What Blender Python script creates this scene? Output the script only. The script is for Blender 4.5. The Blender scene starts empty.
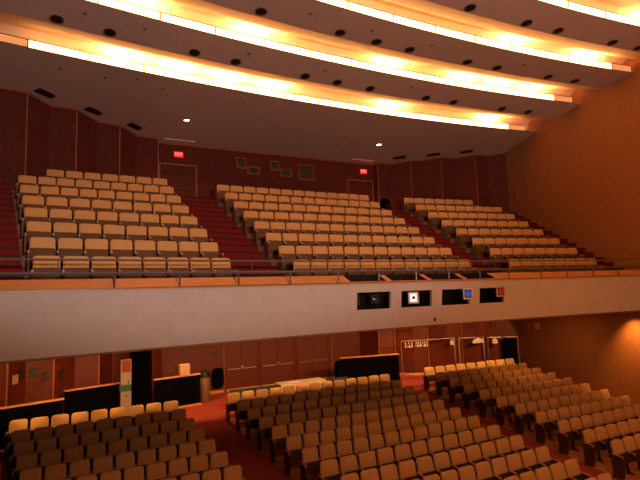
import bpy, bmesh, math, random
from mathutils import Vector, Matrix
random.seed(7)
PI = math.pi
ZC = 4.40                      # camera height above the rear stalls floor
COL = bpy.context.scene.collection
S = bpy.context.scene

# ------------------------------------------------------------------ materials
def mat(name, col, rough=.6, metal=0, spec=.3, noise=0, nscale=8, bump=0, emit=None, est=0, stretch=None, sheen=0):
    m = bpy.data.materials.new(name); m.use_nodes = True
    nt = m.node_tree; b = nt.nodes['Principled BSDF']
    b.inputs['Base Color'].default_value = (*col, 1)
    b.inputs['Roughness'].default_value = rough
    b.inputs['Metallic'].default_value = metal
    b.inputs['Specular IOR Level'].default_value = spec
    if sheen: b.inputs['Sheen Weight'].default_value = sheen
    if noise or bump:
        tc = nt.nodes.new('ShaderNodeTexCoord'); mp = nt.nodes.new('ShaderNodeMapping')
        nt.links.new(tc.outputs['Object'], mp.inputs[0])
        if stretch: mp.inputs['Scale'].default_value = stretch
        n = nt.nodes.new('ShaderNodeTexNoise'); n.inputs['Scale'].default_value = nscale; n.inputs['Detail'].default_value = 6
        nt.links.new(mp.outputs[0], n.inputs['Vector'])
        if noise:
            r = nt.nodes.new('ShaderNodeValToRGB'); e = r.color_ramp.elements
            e[0].position = .3; e[1].position = .7
            e[0].color = (*[c*(1-noise) for c in col], 1); e[1].color = (*[min(1, c*(1+noise)) for c in col], 1)
            nt.links.new(n.outputs['Fac'], r.inputs[0]); nt.links.new(r.outputs[0], b.inputs['Base Color'])
        if bump:
            bp = nt.nodes.new('ShaderNodeBump'); bp.inputs['Strength'].default_value = bump; bp.inputs['Distance'].default_value = .035
            nt.links.new(n.outputs['Fac'], bp.inputs['Height']); nt.links.new(bp.outputs[0], b.inputs['Normal'])
    if emit:
        b.inputs['Emission Color'].default_value = (*emit, 1); b.inputs['Emission Strength'].default_value = est
    return m

M = dict(
    fascia=mat('fascia_plaster', (.50, .42, .37), .8, noise=.05, nscale=3, bump=.15),
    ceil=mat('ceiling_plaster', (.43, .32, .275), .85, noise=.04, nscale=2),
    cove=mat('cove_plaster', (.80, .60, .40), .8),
    plaster=mat('side_wall_plaster', (.27, .11, .042), .8, noise=.06, nscale=5, bump=.08),
    wood=mat('red_wood_panel', (.105, .017, .008), .5, noise=.22, nscale=6, stretch=(6, 6, .5), spec=.3),
    wood2=mat('dark_wood_panel', (.10, .020, .014), .7, noise=.22, nscale=6, stretch=(6, 6, .5), spec=.12),
    trim=mat('orange_wood_trim', (.26, .07, .025), .4, noise=.15, nscale=9),
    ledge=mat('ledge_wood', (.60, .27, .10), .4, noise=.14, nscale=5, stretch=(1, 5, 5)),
    carpet=mat('red_carpet', (.19, .013, .011), .95, noise=.25, nscale=40, bump=.4, spec=.1),
    stallcarpet=mat('stalls_carpet', (.34, .06, .042), .95, noise=.2, nscale=40, bump=.4, spec=.1),
    nosing=mat('step_nosing', (.035, .007, .006), .7),
    tier=mat('tier_brown', (.20, .085, .035), .7, noise=.2, nscale=12),
    fabric=mat('tan_fabric', (.58, .325, .12), .85, noise=.08, nscale=30, bump=.15, spec=.25, sheen=.2),
    redfab=mat('red_fabric', (.42, .05, .025), .85, noise=.1, nscale=30),
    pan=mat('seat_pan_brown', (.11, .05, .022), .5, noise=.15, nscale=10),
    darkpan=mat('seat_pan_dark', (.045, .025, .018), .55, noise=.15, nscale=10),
    armw=mat('armrest_wood', (.42, .21, .09), .35, noise=.15, nscale=14, spec=.5),
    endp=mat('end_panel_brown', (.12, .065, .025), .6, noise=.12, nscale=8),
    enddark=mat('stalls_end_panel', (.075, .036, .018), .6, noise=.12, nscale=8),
    iron=mat('dark_steel', (.05, .045, .04), .45, metal=.6),
    rail=mat('rail_grey', (.13, .12, .13), .4, metal=.5),
    chrome=mat('brushed_metal', (.60, .50, .38), .3, metal=.9),
    black=mat('black_cloth', (.003, .003, .004), .95, noise=.2, nscale=20, bump=.3, spec=.0),
    blackpl=mat('black_plastic', (.012, .012, .012), .5),
    dark=mat('interior_painted_dark', (.008, .005, .004), .9),  # near-black colour stands in for shade inside the openings and slots
    white=mat('white_card', (.80, .76, .68), .6, noise=.03, nscale=6),
    cloth=mat('white_tablecloth', (.60, .52, .42), .8, noise=.04, nscale=6),
    bluecloth=mat('dark_blue_cloth', (.03, .045, .09), .8, noise=.1, nscale=6),
    bannerw=mat('banner_white', (.26, .21, .18), .6, noise=.03),
    beige=mat('cardboard_beige', (.48, .32, .18), .8, noise=.12, nscale=8),
    brownbin=mat('bin_brown', (.17, .09, .045), .6, noise=.1, nscale=8),
    orange=mat('banner_orange', (.22, .03, .012), .6, noise=.05),
    green=mat('banner_green', (.02, .10, .07), .6, noise=.05),
    ink=mat('dark_ink', (.03, .025, .03), .6),
    photo=mat('poster_photo', (.035, .022, .02), .5, noise=.9, nscale=9),
    pink=mat('poster_pale', (.55, .35, .28), .6, noise=.4, nscale=14),
    vent=mat('vent_metal', (.035, .028, .022), .6),
    can=mat('downlight_baffle', (.02, .014, .010), .6, metal=.3),
    canrim=mat('downlight_rim', (.25, .15, .10), .35, metal=.5),
    glassdark=mat('booth_glass', (.02, .02, .018), .15, spec=.6),
    redbox=mat('red_box', (.45, .04, .03), .5),
    strip=mat('lit_diffuser', (.9, .8, .6), .5, emit=(1, .50, .165), est=9.5),
    stripend=mat('lit_end_panel', (.45, .2, .08), .5, emit=(1, .36, .12), est=.75),
    tube=mat('cove_tube', (.9, .8, .6), .5, emit=(1, .40, .155), est=760),
    lampdisc=mat('lamp_lens', (.9, .8, .6), .5, emit=(1, .62, .30), est=60),
    exitred=mat('exit_red', (.5, .03, .03), .5, emit=(1, .03, .02), est=1.1),
    exitlow=mat('exit_red_dim', (.30, .03, .02), .5, emit=(1, .03, .02), est=.03),
    exitlet=mat('exit_letters', (.8, .5, .45), .5, emit=(1, .40, .32), est=1.1),
    whitelens=mat('white_lit_gel', (.8, .8, .8), .4, emit=(.95, .95, 1), est=.75),
    bluelens=mat('blue_lens', (.03, .08, .5), .2, emit=(.02, .09, .55), est=.5),
    redlens=mat('red_lens', (.25, .03, .02), .3, emit=(.4, .03, .02), est=.12),
    paleframe=mat('pale_gel_frame', (.55, .5, .47), .5),
)

# ------------------------------------------------------------------ mesh builder
class MB:
    def __init__(s): s.v = []; s.f = []
    def add(s, vs, fs):
        o = len(s.v); s.v += [tuple(v) for v in vs]; s.f += [tuple(i+o for i in f) for f in fs]; return s
    def box(s, x0, x1, y0, y1, z0, z1, T=None):
        vs = [Vector((x, y, z)) for z in (z0, z1) for x, y in ((x0, y0), (x1, y0), (x1, y1), (x0, y1))]
        if T: vs = [T @ v for v in vs]
        return s.add(vs, [(3, 2, 1, 0), (4, 5, 6, 7), (0, 1, 5, 4), (1, 2, 6, 5), (2, 3, 7, 6), (3, 0, 4, 7)])
    def loft(s, rings, cap=True, closed=True):
        n = len(rings[0]); vs = [p for r in rings for p in r]; fs = []
        for i in range(len(rings)-1):
            for j in range(n if closed else n-1):
                k = (j+1) % n; fs.append((i*n+j, i*n+k, (i+1)*n+k, (i+1)*n+j))
        if cap: fs += [tuple(range(n-1, -1, -1)), tuple((len(rings)-1)*n+j for j in range(n))]
        return s.add(vs, fs)
    def tube(s, pts, r, n=8):
        pts = [Vector(p) for p in pts]; rings = []
        for i, p in enumerate(pts):
            d = (pts[min(i+1, len(pts)-1)]-pts[max(i-1, 0)]).normalized()
            a = Vector((0, 0, 1)) if abs(d.z) < .9 else Vector((1, 0, 0))
            u = d.cross(a).normalized(); w = d.cross(u)
            rings.append([p+u*r*math.cos(2*PI*k/n)+w*r*math.sin(2*PI*k/n) for k in range(n)])
        return s.loft(rings)
    def lathe(s, prof, c, n=16, T=None):
        rings = [[Vector((c[0]+r*math.cos(2*PI*k/n), c[1]+r*math.sin(2*PI*k/n), c[2]+z)) for k in range(n)] for r, z in prof]
        if T: rings = [[T @ v for v in r] for r in rings]
        return s.loft(rings)
    def mesh(s, name, m, bevel=0, smooth=False, seg=2):
        me = bpy.data.meshes.new(name); me.from_pydata(s.v, [], s.f); 
        if isinstance(m, (list, tuple)):
            for q in m: me.materials.append(q)
        else: me.materials.append(m)
        bm = bmesh.new(); bm.from_mesh(me)
        bmesh.ops.recalc_face_normals(bm, faces=bm.faces)
        if bevel: bmesh.ops.bevel(bm, geom=[e for e in bm.edges if e.calc_face_angle(0) > .6], offset=bevel, segments=seg, affect='EDGES', profile=.6)
        bm.to_mesh(me); bm.free()
        if smooth:
            for p in me.polygons: p.use_smooth = True
            me.set_sharp_from_angle(angle=.7)
        return me
    def obj(s, name, m, parent=None, **k):
        o = bpy.data.objects.new(name, s.mesh(name, m, **k)); COL.objects.link(o)
        if parent: o.parent = parent
        return o

def tag(o, label=None, cat=None, group=None, kind=None):
    if label: o['label'] = label
    if cat: o['category'] = cat
    if group: o['group'] = group
    if kind: o['kind'] = kind
    return o
def empty(name, loc, rz=0, **k):
    o = bpy.data.objects.new(name, None); COL.objects.link(o); o.location = loc; o.rotation_euler = (0, 0, rz)
    o.empty_display_size = .1
    return tag(o, **k)
def struct(o): o['kind'] = 'structure'; return o

YB = -60.7056                         # centre of the arcs of the ceiling and balcony front
def ap(R, x, z):                      # point on an arc of radius R at lateral x, model height z
    return Vector((x, YB+math.sqrt(R*R-x*x), z+ZC))
def sweep(mb, prof, x0, x1, n, closed=True):
    rings = [[ap(R, x0+(x1-x0)*i/n, z) for R, z in prof] for i in range(n+1)]
    return mb.loft(rings, cap=closed, closed=closed)

# ------------------------------------------------------------------ block geometry
# each block: left end (x, dx/row, y, dy/row), right end, same
BAL = dict(L=((-9.519, -.142, 11.594, .954), (-5.100, -.077, 12.193, .904)),
           C=((-3.134, -.082, 12.727, .870), (3.668, -.014, 12.721, .876)),
           R=((5.375, .027, 12.564, .893), (9.619, .145, 12.032, .872)))
STA = dict(L=((-10.446, .153, 17.794, -.960), (-5.411, .076, 17.634, -.944)),
           C=((-3.728, .077, 17.696, -.910), (3.351, -.045, 17.520, -.889)),
           R=((5.399, -.055, 17.836, -.884), (10.677, -.114, 17.413, -.855)))
SEATH = .92
zbt = lambda r: 1.0104+.5031*r
zst = lambda r: -3.4824-.1118*r+.0017*r*r
def end(B, k, q, r):
    a = B[k][q]; return Vector((a[0]+a[1]*r, a[2]+a[3]*r))
def rowline(B, r, xl=-12.2, xr=12.2):
    L0, L1, C0, C1, R0, R1 = end(B, 'L', 0, r), end(B, 'L', 1, r), end(B, 'C', 0, r), end(B, 'C', 1, r), end(B, 'R', 0, r), end(B, 'R', 1, r)
    d = (L0-L1).normalized(); e = (R1-R0).normalized()
    P0 = L0+d*((xl-L0.x)/d.x); P1 = R1+e*((xr-R1.x)/e.x)
    return [P0, L0, L1, C0, C1, R0, R1, P1]

# ------------------------------------------------------------------ walls (plan polylines)
UPW = [(-12.3, 18.0), (-11.08, 18.57), (-10.28, 18.68), (-9.64, 19.39), (-8.76, 19.46), (-8.05, 20.22), (-7.21, 20.35), (-6.52, 21.06), (-5.62, 21.14),
       (-5.56, 21.5), (5.66, 21.5), (5.72, 21.20), (6.6, 21.15), (7.39, 20.47), (8.0, 20.35), (8.8, 19.66), (9.7, 19.55), (10.5, 18.86), (11.3, 18.75), (12.15, 18.1)]
LOWW = [(-12.4, 18.2), (-10.65, 19.3), (-10.2, 20.2), (-9.34, 20.4), (-8.66, 21.3), (-7.81, 21.4), (-7.28, 22.2), (-5.56, 22.6), (-5.2, 22.8), (5.1, 22.8), (5.62, 21.75),
        (6.52, 21.56), (7.21, 20.85), (8.05, 20.72), (8.76, 19.96), (9.64, 19.89), (10.28, 19.18), (11.08, 19.07), (12.1, 18.2)]
def wall_poly(name, pts, z0, z1, m, th=.15):
    mb = MB(); rings = []
    for x, y in pts:
        rings.append([Vector((x, y, z0+ZC)), Vector((x, y, z1+ZC)), Vector((x, y+th, z1+ZC)), Vector((x, y+th, z0+ZC))])
    mb.loft(rings); return struct(mb.obj(name, m))
wall_poly('wall_back', UPW, -.9, 9.0, M['wood2'])
wall_poly('wall_back_stalls', LOWW, -4.6, -.95, M['wood'])
# side walls: splayed towards the stage
def side_wall(name, x0, y0, x1, y1, s):
    mb = MB(); t = .2*s
    mb.loft([[Vector((x0, y0, 0-.6)), Vector((x1, y1, -1.8)), Vector((x1+t, y1, -1.8)), Vector((x0+t, y0, -.6))],
             [Vector((x0, y0, 14.5)), Vector((x1, y1, 14.5)), Vector((x1+t, y1, 14.5)), Vector((x0+t, y0, 14.5))]])
    return struct(mb.obj(name, M['plaster']))
side_wall('wall_right', 12.12, 18.5, 10.2, 4.0, 1)
side_wall('wall_left', -12.12, 18.5, -11.2, -3.0, -1)

# vertical wooden edge trims on the folded panels
n = 1
def vtrim(x, y, z0, z1, w=.035):
    global n
    o = MB().box(x-w, x+w, y-.05, y+.01, z0+ZC, z1+ZC).obj('trim_%d' % n, M['trim']); struct(o); n += 1
for (x, y), zt in zip([(-10.28, 18.68), (-8.76, 19.46), (-7.21, 20.35), (-5.62, 21.14), (5.72, 21.20), (7.39, 20.47), (8.8, 19.66), (10.5, 18.86)], [7.4, 7.3, 7.2, 7.1, 7.1, 7.2, 7.3, 7.4]):
    vtrim(x, y, 3.6, zt, .025)
for x, y in [(-10.65, 19.3), (-9.34, 20.4), (-7.81, 21.4), (-2.40, 22.8), (3.35, 22.8), (5.62, 21.75), (6.52, 21.56), (8.05, 20.72), (9.64, 19.89)]:
    vtrim(x, y, -4.4, -1.0, .03)
# crown trim along the top of the rear wall
def ceilz(x, y): return 7.7-.73*(math.hypot(x, y-YB)-77.5)/4.5
mb = MB(); rings = []
for x, y in UPW:
    z = ceilz(x, y)+ZC
    rings.append([Vector((x, y-.05, z-.07)), Vector((x, y-.05, z+.03)), Vector((x, y+.02, z+.03)), Vector((x, y+.02, z-.07))])
struct(mb.loft(rings).obj('trim_%d' % n, M['trim'])); n += 1
# baseboard of the stalls rear wall
mb = MB(); rings = []
for x, y in LOWW[8:]:
    rings.append([Vector((x, y-.04, 0)), Vector((x, y-.04, .12)), Vector((x, y+.01, .12)), Vector((x, y+.01, 0))])
struct(mb.loft(rings).obj('baseboard_back', M['ledge']))

# ------------------------------------------------------------------ ceiling: panels and coves
CW = 12.6
# (lip radius, lip z, upper edge radius, upper edge z, roof back z)
COVES = [(77.5, 7.70, 76.05, 7.85), (74.8, 8.10, 73.55, 8.25), (72.2, 8.35, 71.1, 8.50), (69.9, 8.60, 68.5, 8.75)]
def ceil_piece(pro, m=M['ceil'], x=CW):
    mb = MB(); sweep(mb, pro, -x, x, 48); return struct(mb.obj('ceiling', m, smooth=False))
# rear panel (over the balcony)
ceil_piece([(77.5, 7.70), (83.5, 6.727), (83.5, 7.2), (77.55, 7.78)])
for i in range(3):
    Ra, za = COVES[i+1][0], COVES[i+1][1]; Rb, zb_ = COVES[i][2], COVES[i][3]
    ceil_piece([(Ra, za), (Rb, zb_), (Rb, zb_+.06), (Ra+.03, za+.07)])
ceil_piece([(57, 9.6), (68.5, 8.75), (68.5, 8.85), (57, 9.75)])
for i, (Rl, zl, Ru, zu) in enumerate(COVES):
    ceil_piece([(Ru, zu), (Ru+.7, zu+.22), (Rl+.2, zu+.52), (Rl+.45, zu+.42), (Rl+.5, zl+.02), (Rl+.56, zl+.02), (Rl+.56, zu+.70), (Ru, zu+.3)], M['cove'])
def cove_light(i):
    Rl, zl = COVES[i][:2]
    names = ['rearmost of the four curved ceiling coves', 'second of the four ceiling coves from the rear wall', 'third of the four ceiling coves from the rear wall', 'fourth of the ceiling coves, nearest the stage']
    t = empty('cove_light', ap(Rl, 0, zl), label='glowing strip light with frosted panels, '+names[i], cat='light', group='curved ceiling strip lights')
    inv = Matrix.Translation(-t.location)
    W = [10.1, 9.95, 9.9, 9.8][i]; nP = 12
    for k in range(nP):
        x0 = -W+2*W*k/nP; x1 = -W+2*W*(k+1)/nP
        mb = MB(); sweep(mb, [(Rl-.02, zl), (Rl-.02, zl+.215), (Rl, zl+.215), (Rl, zl)], x0+.012, x1-.012, 4)
        mb.v = [tuple(inv @ Vector(v)) for v in mb.v]; mb.obj('diffuser_panel', M['strip'], t)
    for s in (-1, 1):
        mb = MB(); a, b = sorted((s*(W+.04), s*(W+1.0)))
        sweep(mb, [(Rl-.02, zl), (Rl-.02, zl+.215), (Rl, zl+.215), (Rl, zl)], a, b, 3)
        mb.v = [tuple(inv @ Vector(v)) for v in mb.v]; tag(mb.obj('end_panel', M['stripend'], t), 'dim orange end panel')
    mb = MB(); sweep(mb, [(Rl-.03, zl+.215), (Rl-.03, zl+.24), (Rl+.01, zl+.24), (Rl+.01, zl+.215)], -W-1, W+1, 40)
    mb.v = [tuple(inv @ Vector(v)) for v in mb.v]; mb.obj('top_bead', M['trim'], t)
    for k in range(nP+1):
        mb = MB(); x = -W+2*W*k/nP; sweep(mb, [(Rl-.032, zl), (Rl-.032, zl+.22), (Rl+.01, zl+.22), (Rl+.01, zl)], x-.02, x+.02, 1)
        mb.v = [tuple(inv @ Vector(v)) for v in mb.v]; mb.obj('joint_bar', M['trim'], t)
    nt = 11; rnd = random.Random(i*5+3)
    for k in range(nt):
        xc = -W+.9+(2*W-1.8)*k/(nt-1)
        if rnd.random() < .30: continue
        L = .50
        mb = MB(); mb.tube([ap(Rl+.22, xc-L, zl+.13), ap(Rl+.22, xc, zl+.13), ap(Rl+.22, xc+L, zl+.13)], .022, 6)
        mb.v = [tuple(inv @ Vector(v)) for v in mb.v]; mb.obj('lamp_tube', M['tube'], t)
for i in range(4): cove_light(i)

# recessed cans in the strips between the coves (unlit)
def can_mesh():
    a = MB(); a.lathe([(.155, .0), (.165, -.012), (.19, -.012), (.19, .0)], (0, 0, 0), 20)
    b = MB(); b.lathe([(.155, -.004), (.13, -.002), (.02, 0)], (0, 0, 0), 20)
    return a.mesh('rim', M['canrim'], smooth=True), b.mesh('baffle', M['can'], smooth=True)
RIM, BAF = can_mesh()
ORD = ['first', 'second', 'third', 'fourth', 'fifth', 'sixth', 'seventh', 'eighth', 'ninth', 'tenth', 'eleventh', 'twelfth', 'thirteenth']
cans = [(0, 75.82, [-9.3, -7.93, -5.4, -4.0, -1.37, -.03, 1.43, 4.1, 5.5, 8.1, 9.55]),
        (1, 73.30, [-9.6, -8.2, -5.4, -4.0, -1.3, .1, 1.45, 4.0, 5.4, 7.95, 9.35]),
        (2, 70.88, [1.9, 4.25, 5.65, 8.2, 9.5])]
bandname = ['rearmost dark ceiling band', 'middle dark ceiling band', 'upper dark ceiling band nearest the stage']
for i, R, xs in cans:
    Ra, za = COVES[i+1][0], COVES[i+1][1]; Rb, zb_ = COVES[i][2], COVES[i][3]
    z = za+(R-Ra)/(Rb-Ra)*(zb_-za); sl = math.atan2(zb_-za, Rb-Ra)
    vis = 0
    for x in xs:
        if i == 1 and x < -4.5: continue
        lab = 'dark unlit round downlight, %s from left in the %s' % (ORD[vis], bandname[i]); vis += 1
        t = empty('recessed_downlight', ap(R, x, z-.006), label=lab, cat='ceiling light', group='unlit downlights in the ceiling bands')
        t.rotation_euler = (sl, 0, -math.asin(x/R))
        for nm, me in (('rim', RIM), ('baffle', BAF)):
            o = bpy.data.objects.new(nm, me); COL.objects.link(o); o.parent = t
# small sensors / sprinklers on the ceiling
def dot(x, R, z, lab):
    o = MB().lathe([(.05, 0), (.06, -.012), (.035, -.03), (.0, -.032)], (0, 0, 0), 10).obj('ceiling_sensor', M['canrim'], smooth=True)
    o.location = ap(R, x, z); tag(o, lab, 'sensor', 'small round ceiling sensors')
rp = lambda R: 7.7-.73*(R-77.5)/4.5
dd = [(-9.27, 17.01), (-7.93, 17.17), (-6.92, 16.98), (-6.0, 17.37), (-2.97, 17.46), (2.68, 17.49)]
for k, (x, y) in enumerate(dd):
    R = math.hypot(x, y-YB); dot(x, R, rp(R)-.002, 'small round sensor, %s from left on the ceiling over the balcony seats' % ORD[k])
for k, x in enumerate([-8.6, -7.0, -3.7, -.8, 3.0]):
    dot(x, 75.3, 8.0-.006, 'small round sensor, %s from left on the rearmost dark ceiling band' % ORD[k])
for k, x in enumerate([-2.6, -.4, 2.0, 6.2]):
    dot(x, 72.8, 8.3-.01, 'small round sensor, %s from left on the middle dark ceiling band' % ORD[k])

# lit downlights over the balcony
for x, s in ((-4.77, 'left'), (4.6, 'right')):
    y = 19.3; z = ceilz(x, y); t = empty('lit_downlight', (x, y, z+ZC-.01), label='small glowing round downlight on the %s, above the balcony door' % s, cat='ceiling light')
    MB().lathe([(.10, 0), (.10, -.03), (.13, -.03), (.135, 0)], (0, 0, 0), 20).obj('rim', M['canrim'], t, smooth=True)
    MB().lathe([(.10, -.012), (.06, -.034), (0, -.04)], (0, 0, 0), 20).obj('lens', M['lampdisc'], t, smooth=True)
    L = bpy.data.lights.new('downlight_beam', 'SPOT'); L.energy = 260; L.color = (1, .42, .14); L.spot_size = 2.0; L.spot_blend = .8; L.shadow_soft_size = .1
    o = bpy.data.objects.new('downlight_beam', L); COL.objects.link(o); o.location = (x, y, z+ZC-.1)
# ceiling vents by the folded rear wall and linear grilles over the doors
for x, y, rz, s in [(-9.74, 18.62, .75, 'leftmost of the three left'), (-8.18, 19.47, .75, 'middle of the three left'), (-6.63, 20.32, .75, 'rightmost of the three left'),
                    (6.56, 20.35, -.75, 'leftmost of the three right'), (8.21, 19.55, -.75, 'middle of the three right'), (9.79, 18.75, -.75, 'rightmost of the three right')]:
    t = empty('ceiling_vent', (x, y, ceilz(x, y)+ZC-.004), label='dark rectangular ceiling vent, %s vents above folded wall panels' % s, cat='vent', group='ceiling vents beside the rear wall')
    t.rotation_euler = (-.16, 0, rz)
    MB().box(-.36, .36, -.15, .15, -.02, .0).obj('frame', M['vent'], t)
    mb = MB()
    for k in range(6): mb.box(-.32, .32, -.13+k*.045, -.105+k*.045, -.035, -.015)
    mb.obj('louvre', M['can'], t)
for x, s in ((-4.7, 'left'), (4.78, 'right')):
    t = empty('linear_diffuser', (x, 21.15, ceilz(x, 21.15)+ZC-.004), label='pale slotted ceiling air grille above the %s balcony door' % s, cat='vent', group='slotted grilles over the balcony doors'); t.rotation_euler = (-.16, 0, 0)
    MB().box(-.66, .66, -.07, .07, -.03, 0).obj('frame', M['cove'], t)
    MB().box(-.62, .62, -.012, .012, -.034, -.02).obj('slot', M['vent'], t)

# ------------------------------------------------------------------ balcony structure
SF = -.13                              # the front leans back towards its foot
def fR(z): return 71.72+.12*(.25-z)    # radius of the front face at height z
OPEN = [(-2.04, -.94), (-.58, .50), (.87, 1.93), (2.32, 3.32)]
OZ = (-.46, 0.0)
def fas(x0, x1, z0, z1, n_):
    mb = MB(); sweep(mb, [(fR(z0), z0), (fR(z1), z1), (fR(z1)+.08, z1), (fR(z0)+.08, z0)], x0, x1, n_); return mb
full = MB()
for a in (fas(-12.2, 12.2, OZ[1], .27, 48), fas(-12.2, 12.2, -1.0, OZ[0], 48)): full.add(a.v, a.f)
xs = [-12.2]+[v for p in OPEN for v in p]+[12.2]
for k in range(0, len(xs), 2):
    a = fas(xs[k], xs[k+1], OZ[0], OZ[1], 20 if k in (0, 8) else 2); full.add(a.v, a.f)
struct(full.obj('wall_balcony_front', M['fascia']))
# thin dark bead at the lower edge
mb = MB(); sweep(mb, [(fR(-1.0)-.01, -1.04), (fR(-1.0)-.01, -1.0), (fR(-1.0)+.1, -1.0), (fR(-1.0)+.1, -1.04)], -12.2, 12.2, 40)
struct(mb.obj('trim_%d' % n, M['tier'])); n += 1
# soffit slab
mb = MB(); sweep(mb, [(fR(-1.0)+.09, -1.0), (83.6, -1.0), (83.6, -.85), (fR(-1.0)+.09, -.85)], -12.2, 12.2, 40)
struct(mb.obj('ceiling_under_balcony', M['ceil']))
# ledge: sloping wood panels with dark slots over the openings
LF, LB, ZF, ZB = 71.69, 72.16, .255, .475
PX = [-12.1, -11.1, -9.98, -8.00, -6.69, -5.34, -4.00, -2.63, -1.35, -.08, 1.12, 2.32, 3.51, 4.88, 6.05, 7.27, 8.46, 9.7, 10.95, 12.1]
SLOT = [(-2.22, -1.02), (-.86, .40), (.54, 1.76), (1.90, 3.06)]
t = empty('parapet_ledge', ap(LF, 0, ZF), label='sloping orange wood parapet ledge in panels along the balcony front', cat='ledge')
inv = Matrix.Translation(-t.location)
def ledge(x0, x1, Ra, Rb, m=M['ledge'], nm='wood_panel'):
    za = ZF+(Ra-LF)/(LB-LF)*(ZB-ZF); zb_ = ZF+(Rb-LF)/(LB-LF)*(ZB-ZF)
    mb = MB(); sweep(mb, [(Ra, za-.03), (Ra, za), (Rb, zb_), (Rb, zb_-.03)], x0, x1, 3)
    mb.v = [tuple(inv @ Vector(v)) for v in mb.v]; mb.obj(nm, m, t)
for a, b in zip(PX, PX[1:]):
    if b < -2.5 or a > 3.0: ledge(a+.008, b-.008, LF, LB)
sx = [-2.62]+[v for p in SLOT for v in p]+[3.50]
for k in range(0, len(sx), 2): ledge(sx[k], sx[k+1], LF, LB)
ledge(-2.62, 3.50, LF, LF+.08, nm='front_strip'); 
mb = MB(); sweep(mb, [(LB, .05), (LB, ZB), (LB+.04, ZB), (LB+.04, .05)], -12.1, 12.1, 40)
mb.v = [tuple(inv @ Vector(v)) for v in mb.v]; mb.obj('back_board', M['dark'], t)  # shade in the slots put into the board's colour
mb = MB(); sweep(mb, [(LF-.03, ZF-.005), (LF-.03, ZF+.02), (LF+.02, ZF+.02), (LF+.02, ZF-.005)], -12.1, 12.1, 40)
mb.v = [tuple(inv @ Vector(v)) for v in mb.v]; mb.obj('front_nosing', M['trim'], t)
# lighting well behind the openings, its shade put into the colour
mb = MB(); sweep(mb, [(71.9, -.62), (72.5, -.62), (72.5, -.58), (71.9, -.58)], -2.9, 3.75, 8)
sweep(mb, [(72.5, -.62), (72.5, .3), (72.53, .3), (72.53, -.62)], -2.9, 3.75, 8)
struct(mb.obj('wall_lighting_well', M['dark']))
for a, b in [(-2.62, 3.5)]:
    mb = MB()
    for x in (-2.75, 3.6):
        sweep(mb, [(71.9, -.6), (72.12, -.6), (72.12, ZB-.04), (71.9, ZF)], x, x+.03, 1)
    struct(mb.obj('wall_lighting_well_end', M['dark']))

# stage lanterns inside the openings
def lantern(x, z, R, body, frame, lens, lab, size=.34, lens_r=.13, fig=False):
    p = ap(R, x, z); t = empty('stage_lantern', p, rz=-.18, label=lab, cat='stage light', group='stage lights in the balcony front')
    s = size/2
    MB().box(-s*.9, s*.9, .03, .34, -s*.9, s*.9).obj('housing', body, t, bevel=.02)
    mb = MB()
    mb.box(-s, s, 0, .03, s*.72, s).box(-s, s, 0, .03, -s, -s*.72).box(-s, -s*.72, 0, .03, -s*.72, s*.72).box(s*.72, s, 0, .03, -s*.72, s*.72)
    mb.obj('gel_frame', frame, t)
    T = Matrix.Rotation(PI/2, 4, 'X')
    MB().lathe([(lens_r, 0), (lens_r*.97, .015), (lens_r*.6, .03), (0, .036)], (0, 0, 0), 20, T).obj('lens', lens, t, smooth=True)
    if fig:
        MB().box(-s*.72, s*.72, .02, .03, -s*.72, s*.72).obj('lit_gel', M['whitelens'], t)
    mb = MB().tube([(-s-.02, .16, 0), (-s-.03, .16, s+.05), (s+.03, .16, s+.05), (s+.02, .16, 0)], .012, 6); mb.obj('yoke', M['blackpl'], t)
lantern(-1.93, -.22, 72.05, M['blackpl'], M['blackpl'], M['glassdark'], 'black stage light in the leftmost opening of the balcony front, left one', .26, .10)
lantern(-1.25, -.2, 72.10, M['blackpl'], M['blackpl'], M['glassdark'], 'black stage light in the leftmost opening of the balcony front, right one', .24, .09)
lantern(-.06, -.20, 71.9, M['blackpl'], M['paleframe'], M['ink'], 'stage light with bright white square front in the second opening', .33, .045, True)
lantern(1.84, -.15, 71.74, M['blackpl'], M['paleframe'], M['bluelens'], 'stage light with white frame and blue round lens in the third opening', .33, .105)
lantern(3.16, -.12, 71.74, M['blackpl'], M['beige'], M['redlens'], 'stage light with beige frame and dark red lens in the rightmost opening', .33, .115)
for x, z, lab in ((.61, -.85, 'small black socket low on the pale balcony front'),):
    o = MB().box(-.03, .03, -.03, .02, -.05, .05).obj('wall_socket', M['blackpl'], bevel=.01); o.location = ap(fR(z), x, z); tag(o, lab, 'socket')

# balcony railing: two rails and posts
t = empty('balcony_railing', ap(LF, 0, ZF), label='grey two-bar metal railing along the front of the balcony', cat='railing'); inv = Matrix.Translation(-t.location)
def arcbar(R, z, r, nm, x0=-12.0, x1=12.0):
    mb = MB().tube([ap(R, x0+(x1-x0)*k/60, z) for k in range(61)], r, 8); mb.v = [tuple(inv @ Vector(v)) for v in mb.v]; mb.obj(nm, M['rail'], t, smooth=True)
arcbar(LF+.01, .565, .030, 'lower_rail'); arcbar(LF+.01, .83, .022, 'top_rail')
for x in PX[1:-1]:
    mb = MB().tube([ap(LF+.01, x, ZF+.01), ap(LF+.01, x, .565)], .020, 6); mb.v = [tuple(inv @ Vector(v)) for v in mb.v]; mb.obj('post', M['rail'], t)
for x in [-9.0, -5.0, -1.9, -.08, 2.0, 4.9, 7.3, 10.2]:
    mb = MB().tube([ap(LF+.01, x, .565), ap(LF+.01, x, .83)], .010, 6); mb.v = [tuple(inv @ Vector(v)) for v in mb.v]; mb.obj('upright', M['rail'], t)

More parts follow.
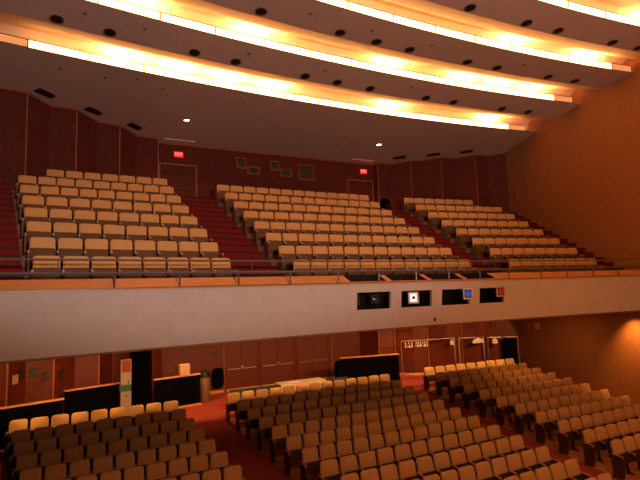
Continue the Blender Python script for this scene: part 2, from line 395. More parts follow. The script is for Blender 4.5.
# tiers
OFF = .16
def shift(line, d): return [Vector((p.x, p.y+d)) for p in line]
fz = lambda r: zbt(r)-SEATH
mb = MB()
front = [Vector((p.x, YB+math.sqrt(72.18**2-p.x**2))) for p in rowline(BAL, -1)]
for r in range(9):
    back = shift(rowline(BAL, r), OFF) if r < 8 else None
    z = fz(r)+ZC if r < 8 else fz(7)+.2515+ZC
    if r == 8: back = [Vector((p.x, 22.0)) for p in front]
    for a, b, c, d in zip(front, front[1:], back[1:], back):
        vs = [Vector((*a, z)), Vector((*b, z)), Vector((*c, z)), Vector((*d, z)), Vector((*a, z-.5031)), Vector((*b, z-.5031))]
        mb.add(vs, [(0, 1, 2, 3), (0, 1, 5, 4)] if r else [(0, 1, 2, 3)])
    front = back
struct(mb.obj('floor', M['tier']))
# carpeted aisle steps
def aisle(q0, q1, side):
    mb = MB(); nb = MB()
    def lr(r, g):
        L = rowline(BAL, r); a, b = L[q0], L[q1]; dx = (b-a)
        u = dx.normalized()
        if side == 'mid': return a+u*.12+Vector((0, g)), b-u*.20+Vector((0, g))
        if side == 'left': return a+Vector((0, g)), b-u*.14+Vector((0, g))
        return a+u*.10+Vector((0, g)), b+Vector((0, g))
    for r in range(0, 8):
        z = fz(r)+ZC
        A0, B0 = lr(r-1, OFF); A1, B1 = lr(r-.5, OFF); A2, B2 = lr(r, OFF)
        if r == 0:
            A0 = Vector((A1.x, 11.9 if side == 'mid' else 11.3)); B0 = Vector((B1.x, 11.9 if side == 'mid' else 11.4))
        e = .012
        for (P, Q, U, V, z1) in ((A0, B0, A1, B1, z+e), (A1, B1, A2, B2, z+.2515+e)):
            zb_ = z1-.27; P = P+Vector((0, -.012)); Q = Q+Vector((0, -.012))
            vs = [Vector((*p, zb_)) for p in (P, Q, V, U)]+[Vector((*p, z1)) for p in (P, Q, V, U)]
            mb.add(vs, [(3, 2, 1, 0), (4, 5, 6, 7), (0, 1, 5, 4), (1, 2, 6, 5), (2, 3, 7, 6), (3, 0, 4, 7)])
            d = Vector((0, .035)); vs = [Vector((*p, z1-.042)) for p in (P-d, Q-d, Q, P)]+[Vector((*p, z1+.004)) for p in (P-d, Q-d, Q, P)]
            nb.add(vs, [(3, 2, 1, 0), (4, 5, 6, 7), (0, 1, 5, 4), (1, 2, 6, 5), (2, 3, 7, 6), (3, 0, 4, 7)])
    struct(nb.obj('trim_%d' % (30+q0), M['nosing']))
    return struct(mb.obj('floor', M['carpet']))
aisle(2, 3, 'mid'); aisle(4, 5, 'mid'); aisle(0, 1, 'left'); aisle(6, 7, 'right')
# cross-aisle carpet behind the last row
mb = MB(); z = fz(7)+.2515+ZC+.014
mb.add([(-12, 19.3, z), (12, 19.3, z), (12, 22, z), (-12, 22, z)], [(0, 1, 2, 3)]); struct(mb.obj('floor', M['carpet']))

# ------------------------------------------------------------------ stalls floor
mb = MB(); lines = []
rows = [-1.3]+list(range(0, 15))
L0 = [Vector((p.x, 24.0)) for p in rowline(STA, 0, -12.6, 12.6)]
lines.append((L0, 0.0)); lines.append((shift(rowline(STA, 0, -12.6, 12.6), .1), zst(0)-SEATH+ZC))
for r in range(1, 15): lines.append((rowline(STA, r-.3, -12.6, 12.6), zst(r)-SEATH+ZC))
lines.append(([Vector((p.x, -3.0)) for p in rowline(STA, 14, -12.6, 12.6)], zst(14)-SEATH+ZC))
for (A, za), (B, zb_) in zip(lines, lines[1:]):
    for a, b, c, d in zip(A, A[1:], B[1:], B):
        mb.add([Vector((*a, za)), Vector((*b, za)), Vector((*c, zb_)), Vector((*d, zb_))], [(0, 1, 2, 3)])
struct(mb.obj('floor', M['stallcarpet']))
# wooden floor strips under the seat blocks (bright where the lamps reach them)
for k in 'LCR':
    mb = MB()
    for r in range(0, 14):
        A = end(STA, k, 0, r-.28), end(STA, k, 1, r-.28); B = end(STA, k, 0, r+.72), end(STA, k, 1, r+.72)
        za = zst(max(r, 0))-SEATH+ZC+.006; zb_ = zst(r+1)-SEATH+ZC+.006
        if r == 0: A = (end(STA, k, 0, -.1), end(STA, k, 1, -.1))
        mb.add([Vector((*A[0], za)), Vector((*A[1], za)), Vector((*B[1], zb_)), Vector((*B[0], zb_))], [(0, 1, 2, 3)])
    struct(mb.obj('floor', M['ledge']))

# ------------------------------------------------------------------ chairs (origin: floor under the backrest, faces -y)
def pad(w, z0, z1, t0, t1, tilt, nr=5, rtop=.07):
    """rounded cushion: loft of rounded-rect outlines through the thickness"""
    mb = MB(); out = []
    def outline(s):
        W = w/2-s; a0, a1 = z0+s, z1-s; r = rtop; pts = []
        for cx, cz, a in ((W-r, a1-r, 0), (-W+r, a1-r, 90), (-W+.03, a0+.03, 180), (W-.03, a0+.03, 270)):
            rr = r if a < 180 else .03
            for k in range(4):
                th = math.radians(a+30*k); pts.append((cx+rr*math.cos(th), cz+rr*math.sin(th)))
        return pts
    lay = [(0.02, t0), (0, t0+.015), (0, t1-.03), (.02, t1-.008), (.06, t1)]
    rings = []
    for s, t in lay:
        rings.append([Vector((x, -t-(zz-z0)*0+math.tan(tilt)*(zz-z0), zz)) for x, zz in outline(s)])
    mb.loft(rings); return mb
W = .50
back_me = pad(W, .47, SEATH, .0, .085, .16).mesh('backrest', M['fabric'], smooth=True)
shell_me = pad(W-.03, .40, SEATH-.03, -.03, .0, .16).mesh('back_shell', M['pan'], smooth=True)
def seat_mb(ins):
    # folded-up seat: nearly upright slab in front of the lower backrest
    mb = MB(); T = Matrix.Translation((0, -.13, .33)) @ Matrix.Rotation(math.radians(-14), 4, 'X')
    if ins: mb.box(-.235, .235, .0, .06, 0, .25, T)
    else: mb.box(-.24, .24, -.05, .0, -.02, .26, T)
    return mb
cush_me = seat_mb(True).mesh('seat_cushion', M['fabric'], bevel=.02, smooth=True)
panB_me = MB().box(-.24, .24, -.05, .0, -.02, .335, Matrix.Translation((0, -.13, .33)) @ Matrix.Rotation(math.radians(-14), 4, 'X')).mesh('seat_pan', M['pan'], bevel=.02, smooth=True)
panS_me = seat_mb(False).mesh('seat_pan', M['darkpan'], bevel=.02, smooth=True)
def arm_mb(x):
    mb = MB(); pts = [(-.30, .555, .022), (-.27, .585, .028), (-.12, .60, .028), (.02, .605, .024)]
    rings = [[Vector((x-w, y, z-.02)), Vector((x+w, y, z-.02)), Vector((x+w, y, z+.012)), Vector((x-w, y, z+.012))] for y, z, w in pts]
    return mb.loft(rings)
def leg_mb(x):
    mb = MB(); pts = [(-.10, 0, .10), (-.06, .06, .045), (-.02, .25, .035), (-.06, .45, .04), (-.13, .58, .07)]
    rings = [[Vector((x-.014, y-d, z)), Vector((x+.014, y-d, z)), Vector((x+.014, y+d, z)), Vector((x-.014, y+d, z))] for y, z, d in pts]
    mb.loft(rings); mb.box(x-.03, x+.03, -.22, .04, 0, .015); return mb
HP = .275
arm_me = arm_mb(HP).mesh('armrest', M['armw'], bevel=.008, smooth=True); arm0_me = arm_mb(-HP).mesh('armrest', M['armw'], bevel=.008, smooth=True)
leg_me = leg_mb(HP).mesh('leg', M['iron']); leg0_me = leg_mb(-HP).mesh('leg', M['iron'])
def endpanel(x):
    mb = MB(); pr = [(-.30, .10), (-.33, .30), (-.32, .50), (-.27, .58), (.02, .585), (.06, .5), (.02, .1)]
    mb.loft([[Vector((xx, y, z)) for y, z in pr] for xx in (x-.022, x+.022)]); mb.box(x-.03, x+.03, -.28, .03, 0, .12); return mb
ep_me = endpanel(HP).mesh('end_panel', M['endp'], bevel=.01); ep0_me = endpanel(-HP).mesh('end_panel', M['endp'], bevel=.01)

def proto(name, pan):
    t = bpy.data.objects.new(name, None); kids = []
    for nm, me in (('backrest', back_me), ('back_shell', shell_me), ('seat_cushion', cush_me), ('seat_pan', pan), ('armrest', arm_me), ('leg', leg_me)):
        o = bpy.data.objects.new(nm, me); kids.append(o)
    return t, kids
PB = proto('balcony_chair', panB_me); PS = proto('stalls_chair', panS_me)
PS[1][0].data = pad(.478, .45, SEATH, .0, .095, .20, rtop=.08).mesh('backrest', M['fabric'], smooth=True)
PS[1][1].data = pad(.45, .40, SEATH-.03, -.03, .0, .20, rtop=.08).mesh('back_shell', M['pan'], smooth=True)
EL = [bpy.data.objects.new('armrest', arm0_me), bpy.data.objects.new('leg', leg0_me), bpy.data.objects.new('end_panel', ep0_me)]
ER = [bpy.data.objects.new('end_panel', ep_me)]
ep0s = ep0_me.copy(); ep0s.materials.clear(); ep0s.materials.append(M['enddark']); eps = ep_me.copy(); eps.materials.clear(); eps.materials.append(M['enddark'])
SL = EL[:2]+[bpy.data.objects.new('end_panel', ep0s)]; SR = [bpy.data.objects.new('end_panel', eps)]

CAM = Vector((-8.7036, 0, ZC)); F, PIT, ROL, YAW = 482.07, .1115, -.0362, .4715
cy_, sy_, cp_, sp_ = math.cos(YAW), math.sin(YAW), math.cos(PIT), math.sin(PIT)
Rt = Vector((cy_, -sy_, 0)); Fw = Vector((sy_*cp_, cy_*cp_, sp_)); Up = Vector((-sy_*sp_, -cy_*sp_, cp_))
cr_, sr_ = math.cos(ROL), math.sin(ROL)
def seen(p, m=6):                      # culls chairs that lie wholly outside the frame
    d = Vector(p)-CAM; D = d.dot(Fw); x, y = d.dot(Rt)/D, -d.dot(Up)/D
    x, y = cr_*x-sr_*y, sr_*x+cr_*y
    return -12-m < 320+F*x < 652+m and 240+F*y < 478+m
def place(P, B, k, r, N, z, a=None, b=None, labf=None, grp=None):
    A = a or end(B, k, 0, r); Z = b or end(B, k, 1, r); u = (Z-A); L = u.length; u.normalize(); pitch = L/N; ang = math.atan2(u.y, u.x)
    for i in range(N):
        c = A+u*(pitch*(i+.5))
        if not seen((c.x, c.y, z+.9)): continue
        t = P[0].copy(); COL.objects.link(t); t.location = (c.x, c.y-.02, z); t.rotation_euler = (0, 0, ang); t.scale = (pitch/.55, 1, 1)
        kids = list(P[1])
        if i == 0: kids += EL if P is PB else SL
        if i == N-1: kids += ER if P is PB else SR
        for ch in kids:
            o = ch.copy(); COL.objects.link(o); o.parent = t
        tag(t, labf(i), 'chair', grp)
NBC = [12]*6+[13, 13]; NLR = [8]*5+[9, 9, 7]
bn = dict(L='left', C='centre', R='right')
rowB = ['front row', 'second row', 'third row', 'fourth row', 'fifth row', 'sixth row', 'seventh row', 'topmost row']
for r in range(8):
    for k in 'LCR':
        N = NBC[r] if k == 'C' else NLR[r]
        a = b = None
        if r == 7 and k == 'L': b_ = end(BAL, 'L', 1, 7); u = (end(BAL, 'L', 0, 7)-b_).normalized(); a = b_+u*4.03
        if r == 7 and k == 'R': a_ = end(BAL, 'R', 0, 7); u = (end(BAL, 'R', 1, 7)-a_).normalized(); b = a_+u*4.03
        def lab(i, N=N, r=r, k=k):
            w = 'leftmost' if i == 0 else 'rightmost' if i == N-1 else ORD[i]+' from left'
            return 'tan flip-up balcony seat, %s in %s of the %s block' % (w, rowB[r], bn[k])
        place(PB, BAL, k, r, N, fz(r)+ZC+.0, a, b, lab, 'folding seats on the balcony')
NSC = [13, 13, 13, 12, 12, 12, 12, 11, 11, 11, 11, 11]
for k, R_ in (('L', 8), ('C', 12), ('R', 12)):
    for r in range(R_):
        N = NSC[r] if k == 'C' else 9
        fromright = (k == 'L' and r >= 5) or (k == 'C' and r >= 8)
        def lab(i, N=N, r=r, k=k, fr=fromright):
            if fr: w = 'rightmost' if i == N-1 else ORD[N-1-i]+' from right'
            else: w = 'leftmost' if i == 0 else 'rightmost' if i == N-1 and not (k == 'R' and r > 7) else ORD[i]+' from left'
            if r == 0: return 'brightly lit tan stalls seat, %s in the back row of the %s block' % (w, bn[k])
            return 'tan flip-up stalls seat, %s in %s from the back, %s block' % (w, ORD[r]+' row', bn[k])
        place(PS, STA, k, r, N, zst(r)-SEATH+ZC, None, None, lab, 'folding seats in the stalls')

def side_seat(x, y, z, rz, lab):
    t = empty('side_chair', (x, y, z), rz, label=lab, cat='chair', group='red side seats')
    MB().box(-.24, .24, -.42, .0, .38, .47).obj('seat', M['redfab'], t, bevel=.03, smooth=True)
    b = pad(.48, .47, .95, .0, .08, .18, rtop=.1).obj('backrest', M['redfab'], t, smooth=True)
    for x_ in (-.2, .2):
        MB().tube([(x_, -.36, 0), (x_, -.34, .4)], .016, 6).obj('leg', M['iron'], t); MB().tube([(x_, .06, 0), (x_, .0, .4)], .016, 6).obj('leg', M['iron'], t)
side_seat(-10.62, 15.5, zst(2)-SEATH+ZC-.02, 0, 'red side seat, upper of two at the left edge beside the stalls')
side_seat(-10.45, 14.4, zst(3)-SEATH+ZC+.02, 0, 'red side seat, lower of two at the left edge beside the stalls')

# ------------------------------------------------------------------ balcony doors, exit signs, booth windows
def leafdoor(name, x0, x1, y, z0, z1, w, bar=True):
    t = empty(name, ((x0+x1)/2, y, z0)); struct(t); h = z1-z0; W2 = (x1-x0)/2
    mb = MB().box(-W2, -W2+w, -.06, .02, 0, h).box(W2-w, W2, -.06, .02, 0, h).box(-W2+w, W2-w, -.06, .02, h-w, h); mb.obj('door_frame', M['trim'] if not bar else M['wood'], t)
    for s in (-1, 1):
        a, b = sorted((s*.006, s*(W2-w-.005)))
        lf = MB().box(a, b, -.035, .01, .01, h-w-.005).obj('door_leaf', M['wood'] if bar else M['wood2'], t)
        if bar:
            MB().box(a+.06, b-.06, -.10, -.07, 1.0, 1.045).box(a+.06, a+.10, -.1, -.03, .99, 1.055).box(b-.10, b-.06, -.1, -.03, .99, 1.055).obj('push_bar', M['chrome'], lf)
            MB().box(s*.03-.02, s*.03+.02, -.11, -.03, 1.0, 1.16).obj('latch', M['chrome'], lf, bevel=.008)
            MB().box(min(s*.3, s*.55), max(s*.3, s*.55), -.09, -.03, h-.35, h-.28).obj('door_closer', M['iron'], lf)
        else:
            MB().box(s*.5-.12, s*.5+.12, -.09, -.03, h-.28, h-.20).obj('door_closer', M['iron'], lf)
            MB().box(a+.05, b-.05, -.09, -.06, .95, .985).obj('push_bar', M['iron'], lf)
    return t
leafdoor('door_1', -5.55, -3.88, 21.5, fz(7)+.27+ZC, 5.98+ZC, .07, False)
leafdoor('door_2', 3.97, 5.58, 21.5, fz(7)+.27+ZC, 5.98+ZC, .07, False)
for i, (a, b) in enumerate(((-2.36, -.68), (-.62, 1.26), (1.33, 3.20))): leafdoor('door_%d' % (i+3), a, b, 22.8, 0, 2.75, .07)

def text(parent, s, size, loc, m, rot=(PI/2, 0, 0)):
    c = bpy.data.curves.new('letters', 'FONT'); c.body = s; c.size = size; c.align_x = 'CENTER'; c.align_y = 'CENTER'; c.extrude = .004
    o = bpy.data.objects.new('letters_tmp', c); COL.objects.link(o)
    dg = bpy.context.evaluated_depsgraph_get(); me = bpy.data.meshes.new_from_object(o.evaluated_get(dg)); me.name = 'lettering'
    bpy.data.objects.remove(o); me.materials.clear(); me.materials.append(m)
    q = bpy.data.objects.new('lettering', me); COL.objects.link(q); q.parent = parent; q.location = loc; q.rotation_euler = rot
    return q
def exit_sign(x, y, z, rz, lab, m, ml):
    t = empty('exit_sign', (x, y, z+ZC), rz, label=lab, cat='sign')
    MB().box(-.19, .19, -.05, .03, -.115, .115).obj('casing', m, t, bevel=.01)
    text(t, 'EXIT', .17, (0, -.053, 0), ml); return t
exit_sign(-4.69, 21.46, 6.41, 0, 'small glowing red exit sign above the left balcony door', M['exitred'], M['exitlet'])
exit_sign(5.0, 21.46, 6.45, 0, 'small glowing red exit sign above the right balcony door', M['exitred'], M['exitlet'])
exit_sign(11.88, 17.25, -1.92, -PI/2+.13, 'dim red exit sign under the balcony on the right wall', M['exitlow'], M['exitlow'])
o = MB().box(-.03, .03, -.16, .16, -.18, .18).obj('notice_board', M['beige']); o.location = (11.82, 16.85, -1.95+ZC); o.rotation_euler = (0, 0, -.13); tag(o, 'small tan notice on the right wall beside the dim exit sign', 'notice')
def booth(x0, x1, z0, z1, lab, glow=False):
    t = empty('booth_window', ((x0+x1)/2, 21.5, (z0+z1)/2+ZC), label=lab, cat='window', group='small openings in the balcony rear wall'); w, h = (x1-x0)/2, (z1-z0)/2
    MB().box(-w, w, -.05, .0, h-.05, h).box(-w, w, -.05, 0, -h, -h+.05).box(-w, -w+.05, -.05, 0, -h+.05, h-.05).box(w-.05, w, -.05, 0, -h+.05, h-.05).obj('window_frame', M['trim'], t)
    MB().box(-w+.05, w-.05, -.02, .0, -h+.05, h-.05).obj('pane', M['glassdark'], t)
    if glow: MB().lathe([(.10, 0), (.09, .04), (.05, .06)], (0, 0, 0), 14, Matrix.Translation((0, -.03, 0)) @ Matrix.Rotation(PI/2, 4, 'X')).obj('projector_lens', M['blackpl'], t)
booth(-2.03, -1.56, 6.03, 6.57, 'small upright framed booth window, leftmost on the balcony rear wall')
booth(-1.50, -.87, 5.80, 6.18, 'small wide framed booth window, second from left on the balcony rear wall', True)
booth(-.32, .13, 6.08, 6.56, 'small upright black framed booth window, third from left on the balcony wall')
booth(.19, .82, 5.81, 6.21, 'small wide framed booth window, fourth from left on the balcony wall')
booth(1.17, 2.04, 5.72, 6.53, 'largest square booth window, rightmost on the balcony rear wall')
o = MB().box(-.03, .03, -.08, .08, -.2, .2).box(-.05, .02, -.05, .05, -.12, .12).obj('fire_alarm_box', M['redbox'], bevel=.01); o.location = (11.93, 17.55, 4.70+ZC); o.rotation_euler = (0, 0, -.13)
tag(o, 'small dark red box on the right wall by the balcony corner', 'alarm')
o = MB().lathe([(.12, 0), (.12, .05), (.08, .09)], (0, 0, 0), 16, Matrix.Rotation(-PI/2, 4, 'Y')).obj('wall_speaker', M['plaster'], smooth=True); o.location = (11.87, 16.75, 5.45+ZC)
tag(o, 'small round pale fitting high on the right wall near the corner', 'fitting')
# black bag left on the aisle by the centre block
t = empty('black_bag', (4.52, 18.9, fz(7)+ZC+.27), rz=.3, label='black bag standing in the right balcony aisle beside the topmost centre seats', cat='bag')
MB().loft([[Vector((x*w, y*d, z)) for x, y in ((-1, -.8), (-.8, -1), (.8, -1), (1, -.8), (1, .8), (.8, 1), (-.8, 1), (-1, .8))] for z, w, d in ((0, .24, .13), (.06, .27, .15), (.35, .25, .14), (.50, .2, .11), (.56, .12, .06))]).obj('bag_body', M['black'], t, smooth=True)
MB().tube([(-.08, 0, .54), (-.07, 0, .61), (.07, 0, .61), (.08, 0, .54)], .012, 6).obj('handle', M['blackpl'], t)
MB().box(-.14, .14, -.19, -.13, .06, .26).obj('pocket', M['blackpl'], t, bevel=.02)

# ------------------------------------------------------------------ rear of the stalls
def partition(x0, y0, x1, y1, h, lab, base=False, extra=None):
    a = math.atan2(y1-y0, x1-x0); L = math.hypot(x1-x0, y1-y0); t = empty('standing_partition', (x0, y0, 0), a, label=lab, cat='partition', group='low black partitions behind the stalls')
    mb = MB(); nn = int(L/.12); rings = []
    for i in range(nn+1):
        x = L*i/nn; o = .012*math.sin(i*1.9); rings.append([Vector((x, -.05+o, .02)), Vector((x, -.05+o*.5, h-.05)), Vector((x, .05, h-.05)), Vector((x, .05, .02))])
    mb.loft(rings).obj('black_drape', M['black'], t)
    MB().box(-.03, L+.03, -.09, .09, h-.05, h).obj('wood_cap', M['ledge'], t, bevel=.012)
    if base: MB().box(L*.35, L+.05, -.12, .1, 0, .07).obj('base_plinth', M['ledge'], t)
    return t, L
partition(-11.6, 18.02, -9.0, 18.65, 1.27, 'low black partition with wood cap at the far left, behind left seats')
partition(-8.96, 20.25, -7.12, 20.75, 1.27, 'low black partition with wood cap left of the white banner')
partition(-5.82, 20.62, -3.97, 20.92, 1.27, 'low black partition with wood cap carrying the beige box', True)
t, L = partition(2.75, 20.72, 5.65, 20.06, 1.33, 'low black partition with wood cap behind the centre back row')
MB().lathe([(.10, .25), (.2, .35), (.23, .7), (.2, 1.05), (.10, 1.18)], (-.12, 0, 0), 14).obj('rolled_drape_end', M['black'], t, smooth=True)
# tall black drape
mb = MB(); rings = []; nn = 28
for i in range(nn+1):
    x = -6.68+.80*i/nn; o = .05*math.sin(i*1.35); rings.append([Vector((x-.06 if i == 0 else x, 20.9+o, .02)), Vector((x, 20.9+o*.6, 3.38)), Vector((x, 21.0+o*.6, 3.38)), Vector((x, 21.0+o, .02))])
o = mb.loft(rings).obj('tall_curtain', M['black'], smooth=True); tag(o, 'tall black curtain hanging from the soffit between two low partitions', 'curtain')
# banner stand
t = empty('banner_stand', (-6.92, 20.05, 0), rz=.1, label='narrow white banner with orange top and green band beside the black curtain', cat='banner')
bs = MB().box(-.19, .19, -.01, .01, .05, 2.2).obj('banner_sheet', M['bannerw'], t)
MB().box(-.165, .165, -.016, -.01, 1.72, 2.16).obj('orange_picture', M['orange'], bs)
MB().box(-.23, .19, -.018, -.011, 1.02, 1.26).obj('green_band', M['green'], bs)
MB().box(-.05, .05, -.016, -.01, .84, .88).box(.06, .10, -.016, -.01, 1.30, 1.42).obj('printed_mark', M['ink'], bs)
MB().box(-.22, .22, -.09, .09, 0, .05).obj('stand_base', M['rail'], t); MB().box(-.012, .012, .015, .03, .05, 2.2).obj('pole', M['rail'], t)
o = MB().box(-.21, .21, -.12, .12, 0, .45).obj('cardboard_box', M['beige'], bevel=.008); o.location = (-4.62, 20.81, 1.27); o.rotation_euler = (0, 0, .16); tag(o, 'beige box standing on the wood cap of a black partition', 'box')
t = empty('litter_bin', (-3.66, 21.25, 0), label='tall brown litter bin with black top beside the partition', cat='bin')
MB().lathe([(.19, 0), (.21, .03), (.22, 1.0), (.20, 1.03)], (0, 0, 0), 20).obj('bin_body', M['brownbin'], t, smooth=True)
MB().lathe([(.225, 1.03), (.225, 1.10), (.17, 1.27), (.05, 1.33)], (0, 0, 0), 20).obj('bin_lid', M['blackpl'], t, smooth=True)
t = empty('hanging_coat', (-2.72, 22.66, .28), label='black coat hanging on the rear wall left of the doors', cat='coat')
MB().loft([[Vector((x*w, y*.09, z)) for x, y in ((-1, -.6), (-.6, -1), (.6, -1), (1, -.6), (1, .6), (.6, 1), (-.6, 1), (-1, .6))] for z, w in ((0, .16), (.08, .24), (.3, .28), (.65, .27), (.82, .24), (.86, .1))]).obj('coat_body', M['black'], t, smooth=True)
MB().tube([(0, .0, .84), (0, .02, .90), (0, .09, .91)], .012, 6).obj('hook', M['iron'], t)
o = MB().box(-.17, .17, -.03, 0, -.06, .06).obj('wall_plaque', M['ink'], bevel=.005); o.location = (-2.85, 22.79, 1.82); tag(o, 'small dark plaque on the rear wall above the black coat', 'plaque')
o = MB().box(-.12, .12, -.03, 0, -.07, .07).obj('wall_plaque', M['ink'], bevel=.005); o.location = (3.75, 22.79, 1.75); tag(o, 'small dark plaque above the centre black partition', 'plaque')
# photos pinned on the left rear panels
for (x, y, z, w, h, rz, m, lab) in [
    (-10.47, 19.62, 1.90, .14, .15, 1.1, 'pink', 'pale poster, leftmost and lowest of five small wall pictures'),
    (-10.30, 19.96, 2.02, .15, .15, 1.1, 'photo', 'narrow dark poster, second from left of five small wall pictures'),
    (-9.97, 20.25, 2.00, .13, .16, .23, 'photo', 'largest dark poster, middle of five small wall pictures'),
    (-9.60, 20.34, 1.83, .12, .15, .23, 'photo', 'dark square poster, fourth from left of five small wall pictures'),
    (-9.11, 20.68, 1.80, .13, .16, .92, 'photo', 'dark upright poster, rightmost of five small wall pictures')]:
    o = MB().box(-w, w, -.035, -.015, -h, h).obj('wall_poster', M[m]); o.location = (x, y, z); o.rotation_euler = (0, 0, rz); tag(o, lab, 'poster', 'pictures on the stalls rear wall')
# tables behind the centre back row
def table(x, y, w, d, rz, m, lab):
    t = empty('folding_table', (x, y, 0), rz, label=lab, cat='table')
    MB().box(-w/2, w/2, -d/2, d/2, .70, .735).obj('tabletop', M['beige'], t)
    MB().box(-w/2-.01, w/2+.01, -d/2-.01, d/2+.01, .735, .745).box(-w/2-.015, w/2+.015, -d/2-.02, -d/2-.01, .45, .74).obj('tablecloth', m, t)
    for sx in (-1, 1):
        for sy in (-1, 1): MB().tube([(sx*(w/2-.12), sy*(d/2-.08), 0), (sx*(w/2-.16), sy*(d/2-.08), .70)], .014, 6).obj('leg', M['iron'], t)
    return t
table(-.05, 19.25, 2.05, .72, -.03, M['cloth'], 'table under a white cloth behind the middle of the back row')
o = MB().box(-.3, .25, -.12, .12, 0, .012).obj('paper_stack', M['white']); o.location = (-.35, 19.2, .746); tag(o, 'flat white papers on the white table behind the back row', 'papers')
table(-2.2, 19.05, 2.0, .3, -.03, M['bluecloth'], 'table under a dark blue cloth at the left, behind the back row')
table(1.55, 18.9, .95, .3, -.03, M['bluecloth'], 'small table under dark blue cloth right of the white table')
# coat racks with hangers
def rack(x0, y0, x1, y1, h, lab, lean=False):
    a = math.atan2(y1-y0, x1-x0); L = math.hypot(x1-x0, y1-y0); t = empty('coat_rack', (x0, y0, 0), a, label=lab, cat='rack', group='metal coat racks')
    MB().tube([(0, 0, h), (L, 0, h)], .030, 8).obj('top_bar', M['chrome'], t, smooth=True)
    for x in (0, L): MB().tube([(x, 0, 0.04), (x, 0, h)], .036, 8).box(x-.03, x+.03, -.25, .2, 0, .05).obj('upright', M['chrome'], t)
    MB().tube([(0, .0, .25), (L, 0, .25)], .014, 6).obj('lower_bar', M['chrome'], t)
    return t
def hang(x, y, z, rz, lab, m=M['white'], w=.2, grp='hangers on the coat racks'):
    t = empty('clothes_hanger', (x, y, z), rz, label=lab, cat='hanger', group=grp)
    mb = MB().tube([(0, 0, -.04), (-w, 0, -.27), (w, 0, -.27), (0, 0, -.04)], .018, 5)
    mb.obj('hanger_body', m, t); MB().tube([(0, 0, -.045), (0, 0, -.0), (.02, 0, .02), (.0, 0, .035)], .005, 5).obj('hook', M['chrome'], t)
R1 = rack(6.0, 20.27, 8.9, 19.62, 1.88, 'long metal coat rack, left one at the rear right')
R2 = rack(8.93, 19.30, 10.30, 18.98, 1.88, 'metal coat rack in the middle, holding a white hanging bundle')
R3 = rack(10.45, 18.83, 11.75, 18.05, 1.84, 'metal coat rack in the dark corner at far right')
def on(p, q, f, z=1.88): return p[0]+(q[0]-p[0])*f, p[1]+(q[1]-p[1])*f
for k, f in enumerate([.08, .14, .20, .28, .32, .36, .40, .44, .48]):
    x, y = on((6.0, 20.27), (8.9, 19.62), f); hang(x, y, 1.85, 1.1+.25*math.sin(k*2.3), 'pale clothes hanger on the left coat rack, among a row of nine', grp='pale hangers on the left coat rack')
# white cloths bundled on the racks
def bundle(x, y, z, w, h, rz, lab):
    o = MB().loft([[Vector((a*ww, b*.07, zz)) for a, b in ((-1, -.5), (-.5, -1), (.5, -1), (1, -.5), (1, .5), (.5, 1), (-.5, 1), (-1, .5))] for zz, ww in ((-h, w*.8), (-h*.85, w), (-h*.4, w*.8), (-.03, w*.3), (0, w*.15))]).obj('hanging_bundle', M['cloth'], smooth=True)
    o.location = (x, y, z); o.rotation_euler = (0, 0, rz); tag(o, lab, 'cloth')
bundle(8.72, 19.62, 1.84, .12, .30, 0, 'small white cloth hanging at the right end of the left coat rack')
bundle(9.95, 19.0, 1.86, .36, .26, -.2, 'wide white cloth bundle on the middle coat rack')
bundle(10.72, 18.62, 1.82, .16, .28, -.3, 'small white cloth on the far right coat rack')
t = empty('dark_coat_row', (11.35, 18.2, 0), -.5, label='dark coats hanging in the corner by the right wall', cat='coats')
MB().loft([[Vector((a*.32, b*.10, zz)) for a, b in ((-1, -.5), (-.5, -1), (.5, -1), (1, -.5), (1, .5), (.5, 1), (-.5, 1), (-1, .5))] for zz in (.55, .7, 1.3, 1.72, 1.8)]).obj('coat_body', M['black'], t, smooth=True)

# ------------------------------------------------------------------ lights of the hall
def spot(name, loc, tgt, e, col, size, blend=.4, soft=.06):
    L = bpy.data.lights.new(name, 'SPOT'); L.energy = e; L.color = col; L.spot_size = size; L.spot_blend = blend; L.shadow_soft_size = soft
    o = bpy.data.objects.new(name, L); COL.objects.link(o); o.location = loc
    o.rotation_euler = (Vector(tgt)-Vector(loc)).to_track_quat('-Z', 'Y').to_euler(); return o
def area(name, loc, tgt, e, col, sx, sy):
    L = bpy.data.lights.new(name, 'AREA'); L.energy = e; L.color = col; L.shape = 'RECTANGLE'; L.size = sx; L.size_y = sy
    o = bpy.data.objects.new(name, L); COL.objects.link(o); o.location = loc
    o.rotation_euler = (Vector(tgt)-Vector(loc)).to_track_quat('-Z', 'Y').to_euler(); return o
WARM = (1, .47, .15)
for k in range(19):
    x = -10.4+20.6*k/18
    y = 17.68-.04*max(0, x)
    spot('soffit_spot', (x, y-1.85, ZC-1.12), (x, y+1.6, ZC-2.9), 300, WARM, 1.08, .18)
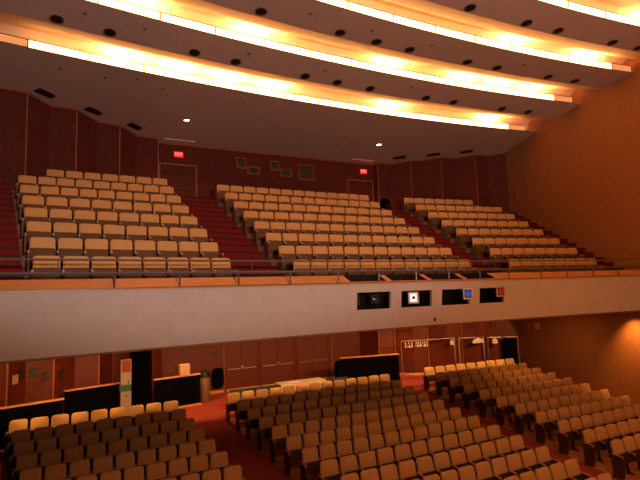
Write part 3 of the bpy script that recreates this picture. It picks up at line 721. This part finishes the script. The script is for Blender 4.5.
for x, e in ((-8.2, 60), (-4.6, 260), (-1.0, 60), (2.6, 60), (6.0, 240), (9.3, 50)):
    spot('aisle_downlight', (x, 20.2 if x > -6 else 19.6, ZC-1.05), (x, 20.2, 0), e, (1, .42, .14), 1.9, .6)
spot('wall_downlight_and_fill', (10.55, 11.75, ZC-1.06), (11.1, 11.75, ZC-3), 620, (1, .42, .09), 1.6, 1.0)
spot('wall_downlight_and_fill', (8.6, 14.4, ZC-1.06), (10.2, 14.8, 0), 200, (1, .40, .10), 2.5, 1.0)  # added soft fill for the lower right wall, no lamp there
# cool stage light behind the viewer, then fill lights added to the hall
spot('stage_light_cool', (-7.0, -5, ZC+1.0), (-5.2, 12, ZC+12.5), 4500, (1, .84, .77), 1.58, .30, .3)
spot('side_fill_spot', (-6.5, -5, ZC+1.0), (9.5, 10, ZC+15.5), 950, (1, .52, .28), 1.62, .15, .3)  # added spot, carries light to the right of the balcony front
area('warm_front_fill', (2, 1, ZC+8.2), (3, 13, ZC+1.5), 420, (1, .34, .065), 12, 3)  # added warm fill from high in front, no known fixture

area('warm_uplight_fill', (4, 2.5, ZC-2.6), (5, 9, ZC+8), 330, (1, .33, .07), 8, 1.5)  # added uplight that warms the ceiling and walls
area('stalls_fill', (-5, -6, ZC+2.5), (0, 14, ZC-2.5), 230, (1, .60, .40), 5, 3)  # added weak fill to lift the stalls seats
w = bpy.data.worlds.new('hall_dark'); S.world = w; w.use_nodes = True
w.node_tree.nodes['Background'].inputs[0].default_value = (.9, .45, .28, 1); w.node_tree.nodes['Background'].inputs[1].default_value = .02

# ------------------------------------------------------------------ camera
cd = bpy.data.cameras.new('camera'); cam = bpy.data.objects.new('camera', cd); COL.objects.link(cam); S.camera = cam
cd.sensor_width = 36; cd.lens = F/640*36; cd.clip_end = 200
# image axes rolled
Rx = Rt*cr_ + (-Up)*(-sr_)*1.0
X = Rt*cr_ + Up*sr_; Y = -Rt*sr_ + Up*cr_
m = Matrix((X, Y, -Fw)).transposed().to_4x4(); m.translation = CAM; cam.matrix_world = m
vs = S.view_settings; vs.view_transform = 'Standard'; vs.look = 'None'; vs.gamma = 1; vs.use_curve_mapping = False; vs.exposure = -0.1
